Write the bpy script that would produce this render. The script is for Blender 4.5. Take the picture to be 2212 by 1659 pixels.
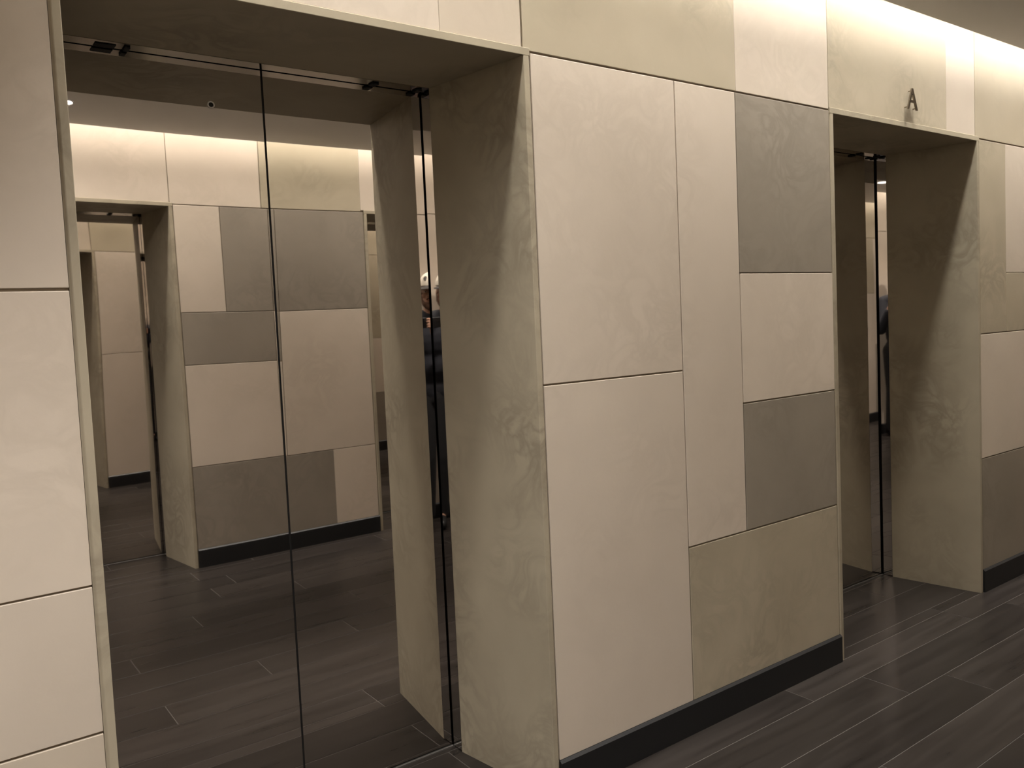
import bpy, bmesh, math, random
from mathutils import Vector, Matrix, noise

for o in list(bpy.data.objects):
    bpy.data.objects.remove(o, do_unlink=True)
SC = bpy.context.scene
COL = SC.collection

# ---------------------------------------------------------------- dimensions (metres)
W = 2.4614            # corridor width; front wall face at y=0, back wall face at y=-W
H = 2.2365            # underside of the portal lintels
T = 0.0226            # thickness of the stone jamb slabs
DS, D = 0.4399, 0.5009   # end of the stone jamb / face of the lift doors
SPLAY = 0.0614
BB = 0.114            # baseboard height
ZC = 2.634            # ceiling board
GAP = 0.187           # cove slot between wall and ceiling board
ZT = 2.93             # top of the walls inside the cove
ZH = H + 0.0125       # joint under the header panels
XL, XR = -3.4, 6.3    # end walls
PORT = [(0.3197, 1.4981, 'f'), (3.024, 4.2087, 'f'), (0.191, 1.3695, 'b'), (2.6479, 3.831, 'b')]

# ---------------------------------------------------------------- camera, world, light, exposure
cam_d = bpy.data.cameras.new('camera'); cam = bpy.data.objects.new('camera', cam_d); COL.objects.link(cam)
CAMP = Vector((0.0, -2.02169, 1.48313))
cR = Vector((0.78854458, -0.61355229, -0.04184525)); cU = Vector((0.07175621, 0.02421617, 0.99712819)); cF = Vector((0.61077695, 0.78928269, -0.06312172))
m3 = Matrix((cR, cU, -cF)).transposed()
cam.matrix_world = Matrix.Translation(CAMP) @ m3.to_4x4()
cam_d.sensor_fit = 'HORIZONTAL'; cam_d.sensor_width = 36.0
cam_d.lens = 1834.95 / 2212 * 36
cam_d.shift_x = -90.95 / 2212; cam_d.shift_y = -34.29 / 2212
cam_d.clip_start = 0.01
SC.camera = cam
wd = bpy.data.worlds.new('world'); SC.world = wd; wd.use_nodes = True
wd.node_tree.nodes['Background'].inputs[0].default_value = (0.02, 0.018, 0.016, 1)
wd.node_tree.nodes['Background'].inputs[1].default_value = 0.3
vs = SC.view_settings
vs.view_transform = 'Standard'; vs.look = 'None'; vs.gamma = 1.0; vs.use_curve_mapping = False
vs.exposure = 0.0
COVE_POWER = 4.5      # per metre
COVE_GLOW = 38.0
COVE_SPREAD = 42.0
COVE_COL = (1.0, 0.955, 0.885)
DOWN_POWER = 38.0
DOWN_COL = (1.0, 0.955, 0.915)

# ---------------------------------------------------------------- helpers
def link(name, me, mat=None, parent=None, smooth=False):
    o = bpy.data.objects.new(name, me); COL.objects.link(o)
    if mat is not None and not me.materials: me.materials.append(mat)
    if parent is not None: o.parent = parent
    if smooth:
        for p in me.polygons: p.use_smooth = True
    return o

def obj(name, bm, mat=None, parent=None, smooth=False, recalc=True):
    if recalc: bmesh.ops.recalc_face_normals(bm, faces=bm.faces)
    me = bpy.data.meshes.new(name); bm.to_mesh(me); bm.free()
    return link(name, me, mat, parent, smooth)

def empty(name, loc=(0, 0, 0), rz=0):
    o = bpy.data.objects.new(name, None); COL.objects.link(o); o.location = loc; o.rotation_euler = (0, 0, rz)
    o.empty_display_size = 0.1
    return o

def tag(o, label, cat, group=None):
    o['label'] = label; o['category'] = cat
    if group: o['group'] = group
    return o

def struct(o, label=None):
    o['kind'] = 'structure'
    if label: o['label'] = label
    return o

def box(bm, x0, x1, y0, y1, z0, z1, bev=0):
    v = [bm.verts.new((x, y, z)) for x in (x0, x1) for y in (y0, y1) for z in (z0, z1)]
    fs = [(0, 1, 3, 2), (4, 6, 7, 5), (0, 4, 5, 1), (2, 3, 7, 6), (0, 2, 6, 4), (1, 5, 7, 3)]
    faces = [bm.faces.new([v[i] for i in f]) for f in fs]
    if bev:
        es = {e for f in faces for e in f.edges}
        bmesh.ops.bevel(bm, geom=list(es), offset=bev, segments=1, affect='EDGES')

def prism(bm, pts, z0, z1):
    a = [bm.verts.new((x, y, z0)) for x, y in pts]; b = [bm.verts.new((x, y, z1)) for x, y in pts]
    n = len(pts)
    bm.faces.new(a); bm.faces.new(b)
    for i in range(n): bm.faces.new((a[i], a[(i + 1) % n], b[(i + 1) % n], b[i]))

def B(*a, **k):
    bm = bmesh.new(); box(bm, *a, **k); return bm

def cyl(bm, p, q, r0, r1=None, n=16, caps=True):
    r1 = r0 if r1 is None else r1
    p, q = Vector(p), Vector(q); ax = (q - p).normalized()
    u = ax.orthogonal().normalized(); w = ax.cross(u)
    A = [bm.verts.new(p + (u * math.cos(t) + w * math.sin(t)) * r0) for t in [2 * math.pi * i / n for i in range(n)]]
    C = [bm.verts.new(q + (u * math.cos(t) + w * math.sin(t)) * r1) for t in [2 * math.pi * i / n for i in range(n)]]
    for i in range(n): bm.faces.new((A[i], A[(i + 1) % n], C[(i + 1) % n], C[i]))
    if caps: bm.faces.new(A); bm.faces.new(C)

def ring(bm, c, r, tube, axis, n=28, m=8):
    ax = Vector(axis).normalized(); u = ax.orthogonal().normalized(); w = ax.cross(u); c = Vector(c)
    g = []
    for i in range(n):
        d = u * math.cos(2 * math.pi * i / n) + w * math.sin(2 * math.pi * i / n)
        g.append([bm.verts.new(c + d * (r + tube * math.cos(2 * math.pi * j / m)) + ax * tube * math.sin(2 * math.pi * j / m)) for j in range(m)])
    for i in range(n):
        for j in range(m):
            bm.faces.new((g[i][j], g[(i + 1) % n][j], g[(i + 1) % n][(j + 1) % m], g[i][(j + 1) % m]))

def ball(bm, c, r, n=16, m=10, rot=None):
    r = (r, r, r) if not hasattr(r, '__len__') else r
    mt = Matrix.Translation(c) @ (rot.to_4x4() if rot else Matrix.Identity(4)) @ Matrix.Diagonal((*r, 1))
    bmesh.ops.create_uvsphere(bm, u_segments=n, v_segments=m, radius=1, matrix=mt)

# ---------------------------------------------------------------- materials
def mat(name, col, rough=0.5, metal=0.0, spec=0.5):
    m = bpy.data.materials.new(name); m.use_nodes = True
    b = m.node_tree.nodes['Principled BSDF']
    b.inputs['Base Color'].default_value = (*col, 1); b.inputs['Roughness'].default_value = rough
    b.inputs['Metallic'].default_value = metal; b.inputs['Specular IOR Level'].default_value = spec
    return m

def nodes(m):
    nt = m.node_tree; return nt, nt.nodes, nt.links, nt.nodes['Principled BSDF']

def stone(name, c0, c1, vein, swirl, rough=0.5):
    """honed limestone: cloudy base between c0 and c1, darker swirling veins of strength `swirl`"""
    m = mat(name, c0, rough, spec=0.25)
    nt, N, L, b = nodes(m)
    tc = N.new('ShaderNodeNewGeometry'); oi = N.new('ShaderNodeObjectInfo')
    mul = N.new('ShaderNodeMath'); mul.operation = 'MULTIPLY'; mul.inputs[1].default_value = 37.0
    L.new(oi.outputs['Random'], mul.inputs[0])
    comb = N.new('ShaderNodeCombineXYZ')
    for i in range(3): L.new(mul.outputs[0], comb.inputs[i])
    add = N.new('ShaderNodeVectorMath'); add.operation = 'ADD'
    L.new(tc.outputs['Position'], add.inputs[0]); L.new(comb.outputs[0], add.inputs[1])
    cl = N.new('ShaderNodeTexNoise'); cl.inputs['Scale'].default_value = 3.2; cl.inputs['Detail'].default_value = 4; cl.inputs['Roughness'].default_value = 0.5
    L.new(add.outputs[0], cl.inputs['Vector'])
    r0 = N.new('ShaderNodeValToRGB'); r0.color_ramp.elements[0].position = 0.3; r0.color_ramp.elements[1].position = 0.72
    r0.color_ramp.elements[0].color = (*c1, 1); r0.color_ramp.elements[1].color = (*c0, 1)
    L.new(cl.outputs['Fac'], r0.inputs['Fac'])
    vn = N.new('ShaderNodeTexNoise'); vn.inputs['Scale'].default_value = 5.5; vn.inputs['Detail'].default_value = 5
    vn.inputs['Roughness'].default_value = 0.55; vn.inputs['Distortion'].default_value = 1.7
    L.new(add.outputs[0], vn.inputs['Vector'])
    rv = N.new('ShaderNodeValToRGB'); e = rv.color_ramp.elements
    e[0].position = 0.37; e[0].color = (0, 0, 0, 1); e[1].position = 0.62; e[1].color = (0, 0, 0, 1)
    k = e.new(0.50); k.color = (1, 1, 1, 1)
    L.new(vn.outputs['Fac'], rv.inputs['Fac'])
    # veins come and go
    pm = N.new('ShaderNodeTexNoise'); pm.inputs['Scale'].default_value = 2.3; pm.inputs['Detail'].default_value = 2
    L.new(add.outputs[0], pm.inputs['Vector'])
    pr = N.new('ShaderNodeMapRange'); pr.inputs[1].default_value = 0.42; pr.inputs[2].default_value = 0.68; pr.inputs[4].default_value = swirl
    L.new(pm.outputs['Fac'], pr.inputs[0])
    vm = N.new('ShaderNodeMath'); vm.operation = 'MULTIPLY'
    L.new(rv.outputs[0], vm.inputs[0]); L.new(pr.outputs[0], vm.inputs[1])
    mix = N.new('ShaderNodeMix'); mix.data_type = 'RGBA'
    L.new(vm.outputs[0], mix.inputs[0]); L.new(r0.outputs[0], mix.inputs[6]); mix.inputs[7].default_value = (*vein, 1)
    # per-slab tone
    tone = N.new('ShaderNodeMapRange'); tone.inputs[3].default_value = 0.95; tone.inputs[4].default_value = 1.05
    L.new(oi.outputs['Random'], tone.inputs[0])
    hs = N.new('ShaderNodeHueSaturation'); L.new(mix.outputs[2], hs.inputs['Color']); L.new(tone.outputs[0], hs.inputs['Value'])
    L.new(hs.outputs[0], b.inputs['Base Color'])
    fn = N.new('ShaderNodeTexNoise'); fn.inputs['Scale'].default_value = 60; fn.inputs['Detail'].default_value = 3
    L.new(add.outputs[0], fn.inputs['Vector'])
    bp = N.new('ShaderNodeBump'); bp.inputs['Strength'].default_value = 0.12; bp.inputs['Distance'].default_value = 0.002
    L.new(fn.outputs['Fac'], bp.inputs['Height']); L.new(bp.outputs[0], b.inputs['Normal'])
    return m

M = {}
M['light'] = stone('cream_limestone', (0.69, 0.60, 0.50), (0.64, 0.555, 0.46), (0.53, 0.455, 0.37), 0.35)
M['warm'] = stone('warm_limestone', (0.62, 0.535, 0.43), (0.57, 0.49, 0.395), (0.48, 0.41, 0.325), 0.35)
M['tan'] = stone('tan_limestone', (0.50, 0.435, 0.325), (0.44, 0.38, 0.28), (0.33, 0.285, 0.21), 0.6)
M['dark'] = stone('grey_limestone', (0.335, 0.292, 0.237), (0.297, 0.258, 0.208), (0.225, 0.196, 0.158), 0.6)
M['jamb'] = stone('veined_olive_limestone', (0.45, 0.395, 0.295), (0.38, 0.33, 0.245), (0.27, 0.23, 0.17), 0.72)
M['core'] = mat('brown_joint_mortar', (0.34, 0.28, 0.21), 0.9, spec=0.1)  # brown mortar colour of the wall backing, seen in the joints
M['base'] = mat('charcoal_baseboard', (0.012, 0.012, 0.013), 0.42)
M['ceil'] = mat('ceiling_paint', (0.86, 0.83, 0.79), 0.8, spec=0.2)
M['black'] = mat('black_rubber_and_gap_shade', (0.004, 0.004, 0.004), 0.7)
M['shaft'] = mat('shaft_dark', (0.006, 0.006, 0.006), 0.9)
M['alu'] = mat('aluminium_sill', (0.17, 0.16, 0.15), 0.5, 0.7)
M['steel'] = mat('mirror_polished_steel', (0.73, 0.695, 0.66), 0.015, 1.0)
M['jsteel'] = mat('polished_frame_steel', (0.72, 0.69, 0.66), 0.02, 1.0)
M['hsteel'] = mat('brushed_head_steel', (0.40, 0.37, 0.34), 0.12, 1.0)
M['ringm'] = mat('satin_nickel_ring', (0.75, 0.72, 0.68), 0.35, 0.6)
M['letter'] = mat('dark_bronze_letter', (0.30, 0.26, 0.21), 0.22, 1.0)
M['white'] = mat('white_trim_ring', (0.72, 0.70, 0.66), 0.4)

def plank_mat():
    m = mat('dark_wood_look_tile', (0.03, 0.025, 0.022), 0.3, spec=0.25)
    nt, N, L, b = nodes(m)
    g = N.new('ShaderNodeNewGeometry'); oi = N.new('ShaderNodeObjectInfo')
    mul = N.new('ShaderNodeMath'); mul.operation = 'MULTIPLY'; mul.inputs[1].default_value = 53.0
    L.new(oi.outputs['Random'], mul.inputs[0])
    comb = N.new('ShaderNodeCombineXYZ')
    for i in range(3): L.new(mul.outputs[0], comb.inputs[i])
    add = N.new('ShaderNodeVectorMath'); add.operation = 'ADD'
    L.new(g.outputs['Position'], add.inputs[0]); L.new(comb.outputs[0], add.inputs[1])
    mp = N.new('ShaderNodeMapping'); mp.inputs['Scale'].default_value = (1.6, 22, 22)
    L.new(add.outputs[0], mp.inputs['Vector'])
    n = N.new('ShaderNodeTexNoise'); n.inputs['Scale'].default_value = 1.0; n.inputs['Detail'].default_value = 5; n.inputs['Distortion'].default_value = 0.4
    L.new(mp.outputs[0], n.inputs['Vector'])
    r = N.new('ShaderNodeValToRGB'); e = r.color_ramp.elements
    e[0].position = 0.3; e[0].color = (0.017, 0.0140, 0.0124, 1); e[1].position = 0.75; e[1].color = (0.031, 0.026, 0.0232, 1)
    L.new(n.outputs['Fac'], r.inputs['Fac'])
    tone = N.new('ShaderNodeMapRange'); tone.inputs[3].default_value = 0.72; tone.inputs[4].default_value = 1.3
    L.new(oi.outputs['Random'], tone.inputs[0])
    hs = N.new('ShaderNodeHueSaturation'); L.new(r.outputs[0], hs.inputs['Color']); L.new(tone.outputs[0], hs.inputs['Value'])
    L.new(hs.outputs[0], b.inputs['Base Color'])
    rr = N.new('ShaderNodeMapRange'); rr.inputs[3].default_value = 0.24; rr.inputs[4].default_value = 0.34
    L.new(n.outputs['Fac'], rr.inputs[0]); L.new(rr.outputs[0], b.inputs['Roughness'])
    bp = N.new('ShaderNodeBump'); bp.inputs['Strength'].default_value = 0.015; bp.inputs['Distance'].default_value = 0.002
    L.new(n.outputs['Fac'], bp.inputs['Height']); L.new(bp.outputs[0], b.inputs['Normal'])
    return m
M['plank'] = plank_mat()
M['grout'] = mat('pale_grout', (0.075, 0.065, 0.057), 0.6)

def emit(name, col, s):
    m = bpy.data.materials.new(name); m.use_nodes = True
    nt = m.node_tree; nt.nodes.clear()
    e = nt.nodes.new('ShaderNodeEmission'); e.inputs[0].default_value = (*col, 1); e.inputs[1].default_value = s
    o = nt.nodes.new('ShaderNodeOutputMaterial'); nt.links.new(e.outputs[0], o.inputs[0])
    return m

# ---------------------------------------------------------------- walls
def sy(side, y):            # local depth (0 = wall face, + into the wall) to world y
    return y if side == 'f' else -W - y

def wall_core(side):
    bm = bmesh.new()
    ps = sorted([(a, b) for a, b, s in PORT if s == side])
    x = XL
    def bx(x0, x1, z0, z1):
        ya, yb = sorted((sy(side, 0.0075), sy(side, 0.62)))
        box(bm, x0, x1, ya, yb, z0, z1)
    for a, b in ps:
        bx(x, a - T - 0.001, 0, ZT); bx(a - T - 0.001, b + T + 0.001, H + T + 0.001, ZT)
        x = b + T + 0.001
    bx(x, XR, 0, ZT)
    return bm

wall_front = struct(obj('wall_front', wall_core('f'), M['core']))
wall_back = struct(obj('wall_back', wall_core('b'), M['core']))
WALLS = {'f': wall_front, 'b': wall_back}

def panel(side, x0, x1, z0, z1, m, gl=0.0022, gr=0.0022, gb=0.0022, gt=0.0022, dy=0.0):
    ya, yb = sorted((sy(side, dy), sy(side, 0.0072)))
    o = obj('stone_panel', B(x0 + gl, x1 - gr, ya, yb, z0 + gb, z1 - gt, bev=0.0012), M[m], WALLS[side])
    return o

HL = 0.0004      # hairline
# --- front wall, left of the first portal
aL, aR = PORT[0][0] - T, PORT[0][1] + T
bL, bR = PORT[1][0] - T, PORT[1][1] + T
J = 0.0032       # open joint half width (header and horizontal joints)
panel('f', -0.62, aL, 1.5774, ZH, 'light', gr=.0010, gt=J, gb=J)
panel('f', -0.62, aL, 0.9466, 1.5774, 'light', gr=.0010, gt=J)
panel('f', -0.62, aL, 0.6251, 0.9466, 'light', gr=.0010, gb=.003)
panel('f', -0.62, aL, BB, 0.6251, 'warm', gr=.0010, gb=0)
# further left
panel('f', -1.25, -0.62, 1.20, ZH, 'dark', gt=J)
panel('f', -1.25, -0.62, BB, 1.20, 'light', gb=0)
panel('f', -2.2, -1.25, 1.58, ZH, 'light', gt=J)
panel('f', -2.2, -1.25, 0.64, 1.58, 'tan')
panel('f', -2.2, -1.25, BB, 0.64, 'light', gb=0)
panel('f', -2.8, -2.2, 0.95, ZH, 'light', gt=J)
panel('f', -2.8, -2.2, BB, 0.95, 'dark', gb=0)
panel('f', XL, -2.8, 0.64, ZH, 'tan', gt=J)
panel('f', XL, -2.8, BB, 0.64, 'light', gb=0)
# header row
for x0, x1, m in [(XL, -2.2, 'tan'), (-2.2, -1.25, 'light'), (-1.25, aL + .004, 'light')]:
    panel('f', x0, x1, ZH, ZT, m, gb=J)
panel('f', aL + .004, 1.2225, H + T, ZT, 'light', gr=HL, gb=.0005)
panel('f', 1.2225, 1.4975, H + T, ZT, 'warm', gl=HL, gr=.004, gb=.0005)
panel('f', 1.4975, 2.4365, ZH, ZT, 'tan', gl=.003, gr=HL, gb=J)
panel('f', 2.4365, 2.998, ZH, ZT, 'light', gl=HL, gr=.0015, gb=J)
panel('f', 2.998, 3.925, H + T, ZT, 'tan', gr=HL, gl=.0015, gb=.0005)
panel('f', 3.925, 4.197, H + T, ZT, 'light', gl=HL, gb=.0005)
panel('f', 4.197, 5.25, ZH, ZT, 'tan', gb=J)
panel('f', 5.25, XR, ZH, ZT, 'light', gb=J)
# bay between the two portals
panel('f', aR, 2.1223, 1.2721, ZH, 'light', gl=.004, gt=J, gb=.003)
panel('f', aR, 2.1223, BB, 1.2721, 'light', gl=.004, gb=0)
panel('f', 2.1223, 2.4315, 0.6565, ZH, 'light', gt=J, gr=.0018, gb=.003)
panel('f', 2.4315, bL, 1.6036, ZH, 'dark', gr=.003, gt=J, gl=.0018)
panel('f', 2.4315, bL, 1.129, 1.6036, 'light', gr=.0010, gb=.003, gt=.0012)
panel('f', 2.4315, bL, 0.6565, 1.129, 'dark', gr=.003, gb=.003)
panel('f', 2.1223, bL, BB, 0.6565, 'tan', gr=.003, gb=0)
# right of the second portal
panel('f', bR, 4.51, 1.2971, ZH, 'tan', gl=.003, gr=HL, gt=J, gb=.003)
panel('f', 4.51, 5.25, 1.6, ZH, 'light', gl=HL, gt=J, gb=.001)
panel('f', 4.51, 5.25, 1.2971, 1.6, 'tan', gl=HL, gt=.001)
panel('f', bR, 5.25, 0.6759, 1.2971, 'light', gl=.003)
panel('f', bR, 5.25, BB, 0.6759, 'dark', gl=.003, gb=0)
panel('f', 5.25, XR, 1.13, ZH, 'tan', gt=J)
panel('f', 5.25, XR, BB, 1.13, 'light', gb=0)
# --- back wall
cL, cRt = PORT[2][0] - T, PORT[2][1] + T
dL, dR = PORT[3][0] - T, PORT[3][1] + T
for x0, x1, m in [(XL, -2.1, 'light'), (-2.1, -0.95, 'tan'), (-0.95, cL + .004, 'light')]:
    panel('b', x0, x1, ZH, ZT, m, gb=J)
panel('b', cL + .004, 1.377, H + T, ZT, 'light', gb=.0005)
panel('b', 1.377, 1.945, ZH, ZT, 'light', gb=J, gr=.004)
panel('b', 1.945, 2.604, ZH, ZT, 'tan', gb=J, gr=HL)
panel('b', 2.604, 3.84, H + T, ZT, 'light', gl=HL, gb=.0005)
panel('b', 3.84, 4.9, ZH, ZT, 'tan', gb=J); panel('b', 4.9, XR, ZH, ZT, 'light', gb=J)
panel('b', cRt, 1.673, 1.5839, ZH, 'light', gl=.004, gt=J)
panel('b', 1.673, 1.989, 1.5839, ZH, 'dark', gt=J)
panel('b', 1.989, dL, 1.5839, ZH, 'dark', gr=.004, gt=J)
panel('b', cRt, 1.989, 1.2572, 1.5839, 'dark', gl=.004)
panel('b', cRt, 1.989, 0.6257, 1.2572, 'light', gl=.004)
panel('b', 1.989, dL, 0.6257, 1.5839, 'light', gr=.004)
panel('b', cRt, 2.3175, BB, 0.6257, 'dark', gl=.004, gr=HL, gb=0)
panel('b', 2.3175, dL, BB, 0.6257, 'light', gr=.004, gl=HL, gb=0)
panel('b', dR, 4.45, 0.94, ZH, 'light', gl=.004, gt=J); panel('b', dR, 4.45, BB, 0.94, 'tan', gl=.004, gb=0)
panel('b', 4.45, 5.3, 1.3, ZH, 'dark', gt=J); panel('b', 4.45, 5.3, BB, 1.3, 'light', gb=0)
panel('b', 5.3, XR, 0.64, ZH, 'tan', gt=J); panel('b', 5.3, XR, BB, 0.64, 'light', gb=0)
panel('b', -0.62, cL, 1.26, ZH, 'light', gr=.004, gt=J); panel('b', -0.62, cL, BB, 1.26, 'light', gr=.004, gb=0)
panel('b', -1.4, -0.62, 1.58, ZH, 'tan', gt=J); panel('b', -1.4, -0.62, BB, 1.58, 'light', gb=0)
panel('b', -2.4, -1.4, 0.95, ZH, 'light', gt=J); panel('b', -2.4, -1.4, BB, 0.95, 'dark', gb=0)
panel('b', XL, -2.4, 1.2, ZH, 'dark', gt=J); panel('b', XL, -2.4, BB, 1.2, 'light', gb=0)

# end walls of the lobby
for nm, x0, x1 in (('wall_left', XL - 0.12, XL), ('wall_right', XR, XR + 0.12)):
    s = 1 if nm == 'wall_left' else -1
    w = struct(obj(nm, B(x0, x1, -W, 0, 0, ZT), M['core']))
    xa, xb = (XL + .0005, XL + .0155) if s > 0 else (XR - .0155, XR - .0005)
    cuts = [-W + .001, -W + 0.8, -W + 1.65, -.001]
    for i in range(3):
        for z0, z1, m in ((BB, 1.0 + .3 * i, 'light' if i != 1 else 'dark'), (1.0 + .3 * i, ZH, 'tan' if i != 1 else 'light'), (ZH, ZT, 'light')):
            obj('stone_panel', B(xa, xb, cuts[i] + .002, cuts[i + 1] - .002, z0 + .002, z1 - .002, bev=.0012), M[m], w)

# dark double doors closing the left end of the lobby
dm = mat('dark_wood_door', (0.012, 0.009, 0.007), 0.35)
d5 = struct(empty('door_5', (XL + .016, -W / 2, 0)))
obj('door_frame', B(0, .012, -.86, -.80, 0, 2.24), dm, d5); obj('door_frame', B(0, .012, .80, .86, 0, 2.24), dm, d5); obj('door_frame', B(0, .012, -.80, .80, 2.18, 2.24), dm, d5)
for q in (-1, 1):
    lf = obj('door_leaf', B(.001, .008, min(q * .003, q * .797), max(q * .003, q * .797), .012, 2.178, bev=.001), dm, d5)
    bm = bmesh.new(); cyl(bm, (.045, q * .07, .85), (.045, q * .07, 1.25), .011, n=10); cyl(bm, (.007, q * .07, .9), (.045, q * .07, .9), .007, n=8); cyl(bm, (.007, q * .07, 1.2), (.045, q * .07, 1.2), .007, n=8)
    obj('door_handle', bm, M['alu'], lf)

# baseboards
def base_run(bm, side, x0, x1):
    y0, y1, ch = sy(side, -0.011), sy(side, 0.0072), sy(side, -0.004)
    a = [(x0, y0, 0), (x0, y1, 0), (x0, y1, BB), (x0, ch, BB), (x0, y0, BB - .007)]
    va = [bm.verts.new(p) for p in a]; vb = [bm.verts.new((x1, p[1], p[2])) for p in a]
    bm.faces.new(va); bm.faces.new(vb)
    for i in range(5): bm.faces.new((va[i], va[(i + 1) % 5], vb[(i + 1) % 5], vb[i]))
for side, nm in (('f', 'baseboard_front'), ('b', 'baseboard_back')):
    bm = bmesh.new(); ps = sorted([(a, b) for a, b, s in PORT if s == side]); x = XL + .02
    for a, b in ps:
        base_run(bm, side, x, a - T - .001); x = b + T + .001
    base_run(bm, side, x, XR - .02)
    struct(obj(nm, bm, M['base']))
for nm, x0, x1 in (('baseboard_left', XL, XL + .026), ('baseboard_right', XR - .026, XR)):
    bm = bmesh.new()
    if nm == 'baseboard_right': box(bm, x0, x1, -W + .012, -.012, 0, BB, bev=.004)
    else:
        box(bm, x0, x1, -W + .012, -W / 2 - .862, 0, BB, bev=.004); box(bm, x0, x1, -W / 2 + .862, -.012, 0, BB, bev=.004)
    struct(obj(nm, bm, M['base']))

# ---------------------------------------------------------------- floor of wood-look planks running along the lobby
fl = struct(obj('floor', B(XL - .12, XR + .12, -W - .62, .62, -.06, -.0012), M['grout']))
PW, PL, PG = 0.2045, 1.22, 0.0016
random.seed(5)
offs = {}
row = 0
def rowoff(k):
    known = {-2: 0.741, -3: 1.174, -5: 0.741}
    if k in known: return known[k]
    random.seed(100 + k); return random.uniform(0, PL)
rows = []
k = 3
while True:
    y1 = -0.1415 + PW * (k + 1); y0 = y1 - PW      # row k spans y0..y1
    if y1 < -W - .5: break
    rows.append((k, y0, y1)); k -= 1
def add_plank(x0, x1, y0, y1):
    if x1 - x0 < .01 or y1 - y0 < .008: return
    bm = B(x0 + PG, x1 - PG, y0 + PG, y1 - PG, -.01, 0, bev=.0008)
    obj('plank', bm, M['plank'], fl)
for k, y0, y1 in rows:
    off = rowoff(k - 0) if True else 0
    # inside the corridor, cut at the wall faces
    a, b = max(y0, -W + .0), min(y1, 0.0)
    if b - a > .008:
        x = XL - ((XL - off) % PL) if False else off - PL * math.ceil((off - XL) / PL)
        while x < XR:
            add_plank(max(x, XL), min(x + PL, XR), a, b); x += PL
    # inside the portals
    for pa, pb, s in PORT:
        lo, hi = (0.0, 0.494) if s == 'f' else (-W - 0.494, -W)
        a, b = max(y0, lo), min(y1, hi)
        if b - a > .008:
            x = off - PL * math.ceil((off - pa) / PL)
            while x < pb:
                add_plank(max(x, pa), min(x + PL, pb), a, b); x += PL

# ---------------------------------------------------------------- ceiling board with a light slot along both walls
bm = bmesh.new()
box(bm, XL, XR, -W + GAP, -GAP, ZC, ZC + .025)
box(bm, XL - .12, XR + .12, -W - .62, .62, ZT + .06, ZT + .12)
cl = struct(obj('ceiling', bm, M['ceil']))

M['cove_e'] = emit('warm_led_diffuser', COVE_COL, COVE_GLOW)
def cove(side, label, xa):
    y0, y1 = sorted((sy(side, -0.155), sy(side, -0.105)))
    t = obj('cove_light', B(xa, XR - .05, y0, y1, ZC + .160, ZC + .180), M['white'])
    tag(t, label, 'strip light')
    obj('diffuser', B(xa + .01, XR - .06, y0 + .004, y1 - .004, ZC + .156, ZC + .1605), M['cove_e'], t)
    ld = bpy.data.lights.new('strip_lamp', 'AREA'); ld.shape = 'RECTANGLE'; ld.size = XR - xa - .07; ld.size_y = y1 - y0 - .008
    ld.energy = COVE_POWER * (XR - xa); ld.color = COVE_COL; ld.spread = math.radians(COVE_SPREAD)
    lo = bpy.data.objects.new('lamp', ld); COL.objects.link(lo); lo.location = ((xa + XR) / 2 - .025, (y0 + y1) / 2, ZC + .1555); lo.parent = t
cove('f', 'warm light strip hidden in the ceiling slot above the wall with the letter A', 0.40)
cove('b', 'warm light strip in the ceiling slot over the wall seen only in mirrors', XL + .05)

M['down_e'] = emit('downlight_lens', DOWN_COL, 30.0)
def downlight(x, y, label, power=DOWN_POWER, cone=150):
    t = empty('downlight', (x, y, ZC)); tag(t, label, 'downlight', None)
    bm = bmesh.new(); ring(bm, (0, 0, -.001), .052, .005, (0, 0, 1)); obj('trim_ring', bm, M['white'], t, smooth=True)
    bm = bmesh.new(); cyl(bm, (0, 0, -.002), (0, 0, -.0005), .047, n=28); obj('lens', bm, M['down_e'], t)
    ld = bpy.data.lights.new('spot', 'SPOT'); ld.energy = power; ld.color = DOWN_COL; ld.spot_size = math.radians(cone); ld.spot_blend = 1.0; ld.shadow_soft_size = .045
    lo = bpy.data.objects.new('lamp', ld); COL.objects.link(lo); lo.location = (0, 0, -.02); lo.parent = t
downlight(0.735, -1.80, 'small round recessed downlight in the ceiling, mirrored at the left edge of the doors')
downlight(-0.35, -1.35, 'round recessed downlight in the ceiling left of the near lift doorway', 215, 128)
downlight(0.909, -0.66, 'added fill downlight, out of view in the ceiling right before the near lift doorway', 60, 125)  # added fill lamp, lifts the jamb, lower panels and bounced light
downlight(3.24, -1.80, 'round recessed downlight before the far doorway of the back wall', 18)

# ---------------------------------------------------------------- lift portals and mirror doors
def warp(x, z, seed, half):
    n = noise.noise(Vector((x * 1.6 + seed, z * 0.9, seed * 3.1))) * 0.0010
    e = math.exp(-abs(half - x) / 0.03) * 0.00010
    return n - e

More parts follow.
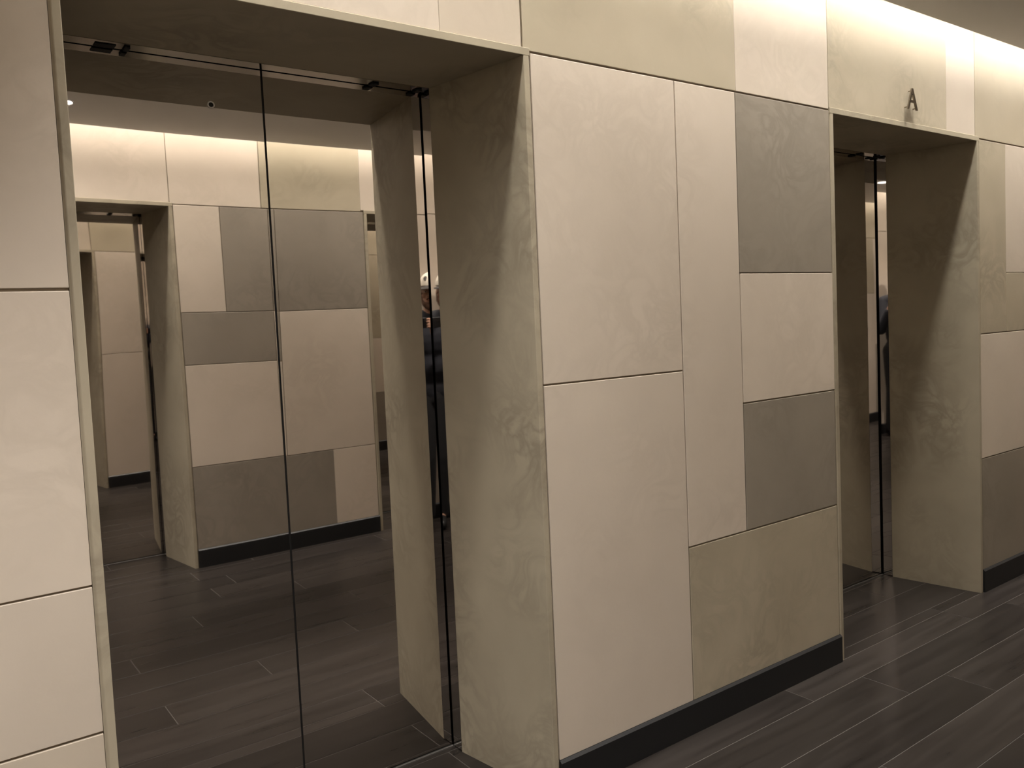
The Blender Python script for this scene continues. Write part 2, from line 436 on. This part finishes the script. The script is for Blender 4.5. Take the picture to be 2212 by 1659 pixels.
def door_leaf(x0, x1, side, seed, seam_right):
    """polished leaf with a very slightly uneven face, so the reflections waver"""
    bm = bmesh.new(); z0, z1 = 0.008, 2.30
    nx, nz = 40, 70
    g = []
    bev = 0.0
    for i in range(nx + 1):
        c = []
        for j in range(nz + 1):
            x = x0 + bev + (x1 - x0 - 2 * bev) * i / nx; z = z0 + (z1 - z0) * j / nz
            c.append(bm.verts.new((x, sy(side, D - warp(x, z, seed, x1 if seam_right else x0)), z)))
        g.append(c)
    for i in range(nx):
        for j in range(nz):
            bm.faces.new((g[i][j], g[i + 1][j], g[i + 1][j + 1], g[i][j + 1])).smooth = True
    # returns (edges and back)
    yb = sy(side, D + .032); ye = sy(side, D + bev)
    for xi, xe in ((0, x0), (nx, x1)):
        r = [[bm.verts.new((xe, yy, v.co.z)) for v in (g[xi][0], g[xi][-1])] for yy in (ye, yb)]
        vs_ = [bm.verts.new(v.co) for v in g[xi]]
        bm.faces.new(list(vs_) + [r[0][1], r[0][0]])
        bm.faces.new((r[0][0], r[0][1], r[1][1], r[1][0]))
    bmesh.ops.recalc_face_normals(bm, faces=bm.faces)
    # orient the face towards the lobby
    for f in bm.faces:
        if f.smooth and (f.normal.y > 0) == (side == 'f'): f.normal_flip()
    return bm

def portal(n, x0, x1, side, eps=0.0):
    d = empty('door_%d' % n, ((x0 + x1) / 2, sy(side, D), 0)); struct(d)
    inv = Matrix.Translation(-d.location)
    def part(name, bm, m, smooth=False, recalc=True, parent=None):
        bmesh.ops.transform(bm, matrix=inv, verts=bm.verts)
        return obj(name, bm, m, parent or d, smooth, recalc)
    pr = -0.003
    xs0, xs1 = x0 + SPLAY, x1 - SPLAY
    Y = lambda y: sy(side, y)
    def sbox(xa, xb, ya, yb, za, zb, bev=0):
        a, b = sorted((Y(ya), Y(yb))); return B(xa, xb, a, b, za, zb, bev=bev)
    # splayed stone jambs and the lintel
    for xa, xb, s in ((x0, xs0, -1), (x1, xs1, 1)):
        bm = bmesh.new()
        prism(bm, [(xa, Y(pr)), (xa + s * (T - .0055), Y(pr)), (xa + s * T, Y(pr + .0045)), (xa + s * T, Y(.03)), (xb + s * T * 1.2, Y(DS)), (xb, Y(DS))], 0, H - .0004)
        bmesh.ops.bevel(bm, geom=[e for e in bm.edges if abs(e.verts[0].co.z - e.verts[1].co.z) > 1 and abs(e.verts[0].co.y - Y(pr)) < 1e-4], offset=.0012, segments=1, affect='EDGES')
        part('stone_jamb', bm, M['jamb'])
    part('stone_lintel', sbox(x0 - T, x1 + T, pr, DS, H, H + T, bev=.0012), M['jamb'])
    # polished steel returns between stone and doors
    te = math.tan(eps)
    for xb, s in ((xs0, -1), (xs1, 1)):
        bm = bmesh.new(); dl = (D - .008 - DS)
        prism(bm, [(xb, Y(DS + .0008)), (xb + s * .02, Y(DS + .0008)), (xb + s * .02, Y(D - .008)), (xb + s * te * dl, Y(D - .008))], 0.004, H - .0008)
        part('steel_jamb', bm, M['jsteel'])
        part('gap_shade', sbox(min(xb + s * .012, xb + s * .02), max(xb + s * .012, xb + s * .02), D - .0078, D - .001, .004, H), M['black'])  # black strip stands in for the darkness of the open gap beside the doors
    part('steel_head', sbox(xs0 - .02, xs1 + .02, DS + .0008, D - .006, H - .0006, H + .02), M['hsteel'])
    for xc, wdt in ((xs0 + .110, .05), (xs0 + .162, .014), (xs1 - .178, .022), (xs1 - .022, .02)):
        part('head_bracket', sbox(xc - wdt / 2, xc + wdt / 2, DS + .022, D - .0065, H - .006 if wdt < .04 else H - .003, H - .0008, bev=.001), M['black'])
    part('sill', sbox(xs0, xs1, .4945, D + .04, -.004, .0035, bev=.0012), M['alu'])
    # two mirror-polished leaves meeting in the middle, dark seal between them
    xm = (x0 + x1) / 2
    for a, b, sd in ((xs0 - .05, xm - .003, 1), (xm + .003, xs1 + .05, 0)):
        leaf = part('door_leaf', door_leaf(a, b, side, n * 7.3 + sd * 2.7, sd), M['steel'], recalc=False)
        if sd and side == 'f':
            bm = bmesh.new()
            cy = D - .0012
            ring(bm, (xm - .150, Y(cy), 2.118), .0085, .0022, (0, 1, 0), n=24)
            r = part('release_ring', bm, M['ringm'], smooth=True, parent=leaf)
            bm = bmesh.new(); cyl(bm, (xm - .150, Y(cy - .0006), 2.118), (xm - .150, Y(cy + .004), 2.118), .0062, n=18)
            part('key_hole', bm, M['black'], parent=leaf)
    part('door_seal', sbox(xm - .006, xm + .006, D + .004, D + .012, .006, H + .03), M['black'])
    part('shaft_back', sbox(x0 - .2, x1 + .2, .6, .61, -.003, H + .3), M['shaft'])
    return d

for i, (a, b, s) in enumerate(PORT):
    portal(i + 1, a, b, s, eps=(0.0082, 0.03, 0.004, 0.004)[i])

# ---------------------------------------------------------------- letter A over the second portal
def letter_a(xc, z0, label):
    h, w, st, y0, y1 = .092, .084, .0115, -.020, -.014
    bm = bmesh.new()
    def poly(pts):
        a = [bm.verts.new((x, y0, z)) for x, z in pts]; b = [bm.verts.new((x, y1, z)) for x, z in pts]
        bm.faces.new(a); bm.faces.new(b)
        for i in range(len(pts)): bm.faces.new((a[i], a[(i + 1) % len(pts)], b[(i + 1) % len(pts)], b[i]))
    t = .006
    # outline of an A: outer with notch, then a crossbar let in between the legs
    sl = (w / 2 - t) / h
    def L(z): return -w / 2 + sl * z            # outer edge of left leg at height z
    apex_in = h - st * 1.9
    poly([(-w / 2, 0), (L(h), h), (-L(h), h), (w / 2, 0), (w / 2 - st, 0), (0, apex_in), (-w / 2 + st, 0)])
    zi0, zi1 = .030, .041
    xi = lambda z: (w / 2 - st) * (1 - z / apex_in)
    poly([(-xi(zi0) - .001, zi0), (xi(zi0) + .001, zi0), (xi(zi1) + .001, zi1), (-xi(zi1) - .001, zi1)])
    t_ = obj('letter_sign', bm, M['letter'])
    t_.location = (xc, 0, z0)
    tag(t_, label, 'letter')
    for dx, z in ((-.034, .010), (.034, .010), (0, .083)):
        bm = bmesh.new(); cyl(bm, (dx, -.0145, z), (dx, .001, z), .0025, n=8); obj('stand_off_pin', bm, M['letter'], t_)
letter_a(3.597, 2.312, 'raised metal letter A standing off the tan stone above the right-hand lift doorway')

# ---------------------------------------------------------------- the photographer, who shows in the steel corner beside the doors
M['skin'] = mat('skin', (0.42, 0.24, 0.165), 0.5)
M['cloth'] = mat('black_navy_cloth', (0.008, 0.009, 0.015), 0.85)
M['shirt'] = mat('black_trousers_cloth', (0.007, 0.007, 0.008), 0.85)
M['cap'] = mat('white_cap_cloth', (0.62, 0.57, 0.48), 0.8)
M['brim'] = mat('dark_brim_cloth', (0.02, 0.016, 0.014), 0.8)
M['hair'] = mat('dark_brown_hair', (0.030, 0.016, 0.010), 0.7)
M['beard'] = mat('brown_beard', (0.075, 0.033, 0.016), 0.8)
M['eye'] = mat('eye_white', (0.7, 0.68, 0.65), 0.2)
M['iris'] = mat('iris', (0.03, 0.02, 0.012), 0.15)
M['lip'] = mat('lips', (0.34, 0.14, 0.11), 0.5)
M['phone'] = mat('graphite_phone', (0.012, 0.012, 0.014), 0.25)
M['glass'] = mat('phone_lens_glass', (0.005, 0.006, 0.010), 0.05)
M['shoe'] = mat('black_shoe', (0.010, 0.010, 0.010), 0.5)

def capsule(bm, p, q, r0, r1, n=14):
    p, q = Vector(p), Vector(q)
    cyl(bm, p, q, r0, r1, n); ball(bm, p, r0, n, 8); ball(bm, q, r1, n, 8)
def chain(bm, pts, n=12):
    for (p, r), (q, s) in zip(pts, pts[1:]): capsule(bm, p, q, r, s, n)

def fuse(name, bm, voxel, m, parent, smooth=6):
    me = bpy.data.meshes.new(name); bm.to_mesh(me); bm.free()
    o = link(name, me, m, parent)
    r = o.modifiers.new('r', 'REMESH'); r.mode = 'VOXEL'; r.voxel_size = voxel; r.use_smooth_shade = True
    s = o.modifiers.new('s', 'SMOOTH'); s.iterations = smooth; s.factor = .5
    dg = bpy.context.evaluated_depsgraph_get()
    nm = bpy.data.meshes.new_from_object(o.evaluated_get(dg))
    o.modifiers.clear(); o.data = nm
    if not nm.materials: nm.materials.append(m)
    for p in nm.polygons: p.use_smooth = True
    return o

def person():
    YAW = math.radians(-20)
    t = empty('person', (-0.212, -2.265, 0), YAW)
    tag(t, 'bearded person in white cap and dark clothes holding up a phone beside the wall', 'person')
    V = Vector
    rot = Matrix.Rotation(-YAW, 3, 'Z')
    lens = rot @ (CAMP - V(t.location)); lens.z = CAMP.z
    f = rot @ V((cF.x, cF.y, 0)).normalized(); r = V((f.y, -f.x, 0)); u = V((0, 0, 1))
    ph = lens + r * .055 - u * .018 - f * .0145          # phone centre
    hc = lens - r * .025 - f * .285; hc.z = 1.678         # head centre
    HR = Matrix((r, f, u)).transposed()                  # head axes: x right, y forward
    hd = lambda x, y, z: hc + HR @ V((x, y, z))
    nk = V((hc.x, hc.y - .035, 1.545))
    sh = {+1: V((.185, -.01, 1.465)), -1: V((-.185, -.01, 1.465))}
    hip = {s: V((s * .095, 0, .93)) for s in (1, -1)}; knee = {s: V((s * .105, .02, .50)) for s in (1, -1)}; ank = {s: V((s * .115, -.015, .085)) for s in (1, -1)}
    wr = {+1: ph + r * .115 - u * .060 - f * .035, -1: ph - r * .112 - u * .060 - f * .035}
    el = {+1: V((.285, .075, 1.17)), -1: V((-.265, .085, 1.17))}
    # --- body: one continuous surface
    bm = bmesh.new()
    ball(bm, hd(0, -.012, .035), (.074, .094, .088), rot=HR)
    ball(bm, hd(0, .018, -.045), (.060, .070, .078), rot=HR)
    ball(bm, hd(0, .055, -.090), (.030, .026, .024), rot=HR)            # chin
    ball(bm, hd(0, .076, .028), (.056, .018, .016), rot=HR)             # brow
    chain(bm, [(hd(0, .083, .018), .009), (hd(0, .104, -.022), .0125)]) # nose
    ball(bm, hd(.013, .092, -.026), .008); ball(bm, hd(-.013, .092, -.026), .008)
    for s in (1, -1):
        ball(bm, hd(s * .076, -.012, -.010), (.009, .020, .031), rot=HR)   # ear
        ball(bm, hd(s * .042, .062, -.022), (.020, .018, .018), rot=HR)    # cheek
    chain(bm, [(nk + V((0, -.01, -.09)), .066), (nk, .056), (hd(0, -.015, -.05), .055)])
    ball(bm, V((0, -.015, 1.33)), (.160, .098, .17)); ball(bm, V((0, -.005, 1.12)), (.140, .092, .17)); ball(bm, V((0, 0, .97)), (.155, .100, .12))
    for s in (1, -1):
        chain(bm, [(V((s * .05, -.01, 1.50)), .058), (sh[s], .062), (el[s], .043), (wr[s], .027)])
        chain(bm, [(hip[s], .086), (knee[s], .056), (ank[s], .040)])
        chain(bm, [(ank[s], .038), (ank[s] + V((s * .012, .09, -.045)), .034), (ank[s] + V((s * .02, .165, -.055)), .026)])
        # hand: palm beside the end of the phone, fingers closing on its back, thumb on the screen side
        e = ph + r * s * .0735
        palm0 = wr[s]; palm1 = e + r * s * .020 - f * .002 + u * .004
        chain(bm, [(palm0, .025), ((palm0 + palm1) / 2 + r * s * .004, .024), (palm1, .017)])
        for i, (dz, ln) in enumerate(((.024, 1.0), (.0055, 1.08), (-.013, 1.0), (-.030, .82))):
            kn = e + r * s * .021 + u * dz + f * .000
            mid = e + r * s * .0135 + u * (dz + .002) + f * .0165
            tip = e + r * s * (.0125 - .010 * ln if s < 0 else .0135 - .022 * ln) + u * (dz + .001) + f * .0145
            chain(bm, [(palm1 + u * (dz * .5), .0125), (kn, .0086), (mid, .0080), (tip, .0070)], 10)
        th0 = (palm0 + palm1) / 2 - f * .012
        chain(bm, [(th0, .015), (e + r * s * .014 - f * .024 - u * .010, .0105), (e - r * s * .012 - f * .0155 + u * .006, .0090), (e - r * s * .028 - f * .014 + u * .012, .0075)], 10)
    body = fuse('body', bm, .0045, M['skin'], t, 3)
    # --- face details
    for s in (1, -1):
        bm = bmesh.new(); ball(bm, hd(s * .031, .0635, .004), .0115); e = obj('eye', bm, M['eye'], t, smooth=True)
        bm = bmesh.new(); ball(bm, hd(s * .031, .0735, .003), (.0050, .0025, .0050), rot=HR); obj('iris', bm, M['iris'], e, smooth=True)
        bm = bmesh.new(); ball(bm, hd(s * .031, .0645, .0105), (.0135, .0120, .0075), rot=HR); obj('upper_lid', bm, M['skin'], t, smooth=True)
        bm = bmesh.new(); ball(bm, hd(s * .031, .0635, -.0050), (.0130, .0115, .0055), rot=HR); obj('lower_lid', bm, M['skin'], t, smooth=True)
        bm = bmesh.new(); chain(bm, [(hd(s * .016, .090, .026), .004), (hd(s * .034, .088, .031), .0045), (hd(s * .050, .075, .026), .003)], 8); obj('eyebrow', bm, M['hair'], t, smooth=True)
    bm = bmesh.new(); ball(bm, hd(0, .083, -.056), (.022, .008, .007), rot=HR); obj('mouth', bm, M['lip'], t, smooth=True)
    bm = bmesh.new()
    ball(bm, hd(0, .028, -.085), (.060, .060, .042), rot=HR); ball(bm, hd(0, .058, -.098), (.038, .032, .036), rot=HR)
    chain(bm, [(hd(-.022, .082, -.050), .007), (hd(0, .089, -.043), .008), (hd(.022, .082, -.050), .007)], 8)
    for s in (1, -1): chain(bm, [(hd(s * .068, .006, -.01), .011), (hd(s * .062, .022, -.055), .018), (hd(s * .040, .05, -.085), .022)], 8)
    fuse('beard', bm, .005, M['beard'], t, 3)
    bm = bmesh.new(); ball(bm, hd(0, -.030, .018), (.080, .082, .078), rot=HR); obj('hair', bm, M['hair'], t, smooth=True)
    # --- cap
    bm = bmesh.new(); ball(bm, hd(0, -.010, .045), (.086, .106, .098), 28, 16, rot=HR)
    cut = [v for v in bm.verts if (HR.inverted() @ (v.co - hc)).z < .040 - .02 * 0]
    bmesh.ops.delete(bm, geom=cut, context='VERTS')
    crown = obj('cap', bm, M['cap'], t, smooth=True)
    bm = bmesh.new(); ball(bm, hd(0, -.010, .1435), (.008, .008, .005), rot=HR); obj('button', bm, M['cap'], crown, smooth=True)
    bm = bmesh.new(); n = 16; top = []; bot = []
    for i in range(n + 1):
        a = math.pi * (i / n)
        xi, yi = .084 * math.cos(a), -.010 + .104 * math.sin(a) * .96
        xo, yo = .086 * math.cos(a), .0 + .188 * math.sin(a) ** .7
        zz = .047 - .012 * abs(math.cos(a))
        top.append((bm.verts.new(hd(xi, yi, zz)), bm.verts.new(hd(xo, yo, zz - .026 * math.sin(a)))))
        bot.append((bm.verts.new(hd(xi, yi, zz - .004)), bm.verts.new(hd(xo, yo, zz - .004 - .026 * math.sin(a)))))
    for i in range(n):
        for q in (top, bot): bm.faces.new((q[i][0], q[i + 1][0], q[i + 1][1], q[i][1]))
        bm.faces.new((top[i][1], top[i + 1][1], bot[i + 1][1], bot[i][1]))
        bm.faces.new((top[i][0], top[i + 1][0], bot[i + 1][0], bot[i][0]))
    obj('cap_brim', bm, M['brim'], t, smooth=False)
    bm = bmesh.new()      # small dark patch on the front of the cap
    ball(bm, hd(.026, .0750, .094), (.015, .005, .020), rot=HR @ Matrix.Rotation(.5, 3, 'X')); obj('cap_patch', bm, M['brim'], crown, smooth=True)
    # --- clothes
    bm = bmesh.new()
    ball(bm, V((0, -.015, 1.33)), (.175, .113, .18)); ball(bm, V((0, -.005, 1.12)), (.158, .108, .19)); ball(bm, V((0, 0, .97)), (.170, .114, .12))
    for s in (1, -1): chain(bm, [(V((s * .05, -.01, 1.492)), .067), (sh[s], .074), (el[s], .056), (el[s].lerp(wr[s], .82), .040)])
    chain(bm, [(nk + V((0, -.012, -.085)), .076), (nk + V((0, -.006, -.045)), .068)])
    fuse('sweater', bm, .008, M['cloth'], t, 5)
    bm = bmesh.new()
    ball(bm, V((0, 0, .94)), (.165, .110, .11))
    for s in (1, -1): chain(bm, [(hip[s], .100), (knee[s], .074), (ank[s] + V((0, 0, -.005)), .062)])
    fuse('trousers', bm, .008, M['shirt'], t, 4)
    for s in (1, -1):
        bm = bmesh.new(); a = ank[s]
        chain(bm, [(a + V((0, -.035, -.035)), .046), (a + V((s * .012, .08, -.042)), .044), (a + V((s * .02, .165, -.050)), .036)])
        for v in bm.verts: v.co.z = max(v.co.z, .0)
        o = fuse('shoe', bm, .006, M['shoe'], t, 3)
    # --- phone, a thing of its own
    p = empty('phone', (0, 0, 0)); tag(p, 'dark phone held sideways in both hands of the person with the white cap', 'phone')
    PM = Matrix((cR, cF, cU)).transposed()
    pc = CAMP + cR * .055 - cU * .018 - cF * .0145
    p.location = pc; p.rotation_euler = PM.to_euler()
    obj('case', B(-.0735, .0735, -.004, .004, -.036, .036, bev=.003), M['phone'], p)
    obj('screen', B(-.070, .070, -.0046, -.0038, -.033, .033), M['glass'], p)
    obj('camera_bump', B(-.068, -.040, .0038, .0056, .004, .032, bev=.0008), M['phone'], p)
    for dx, dz in ((-.055, .0245), (-.055, .0115)):
        bm = bmesh.new(); cyl(bm, (dx, .005, dz), (dx, .0068, dz), .0052, n=16); obj('lens', bm, M['glass'], p)
person()
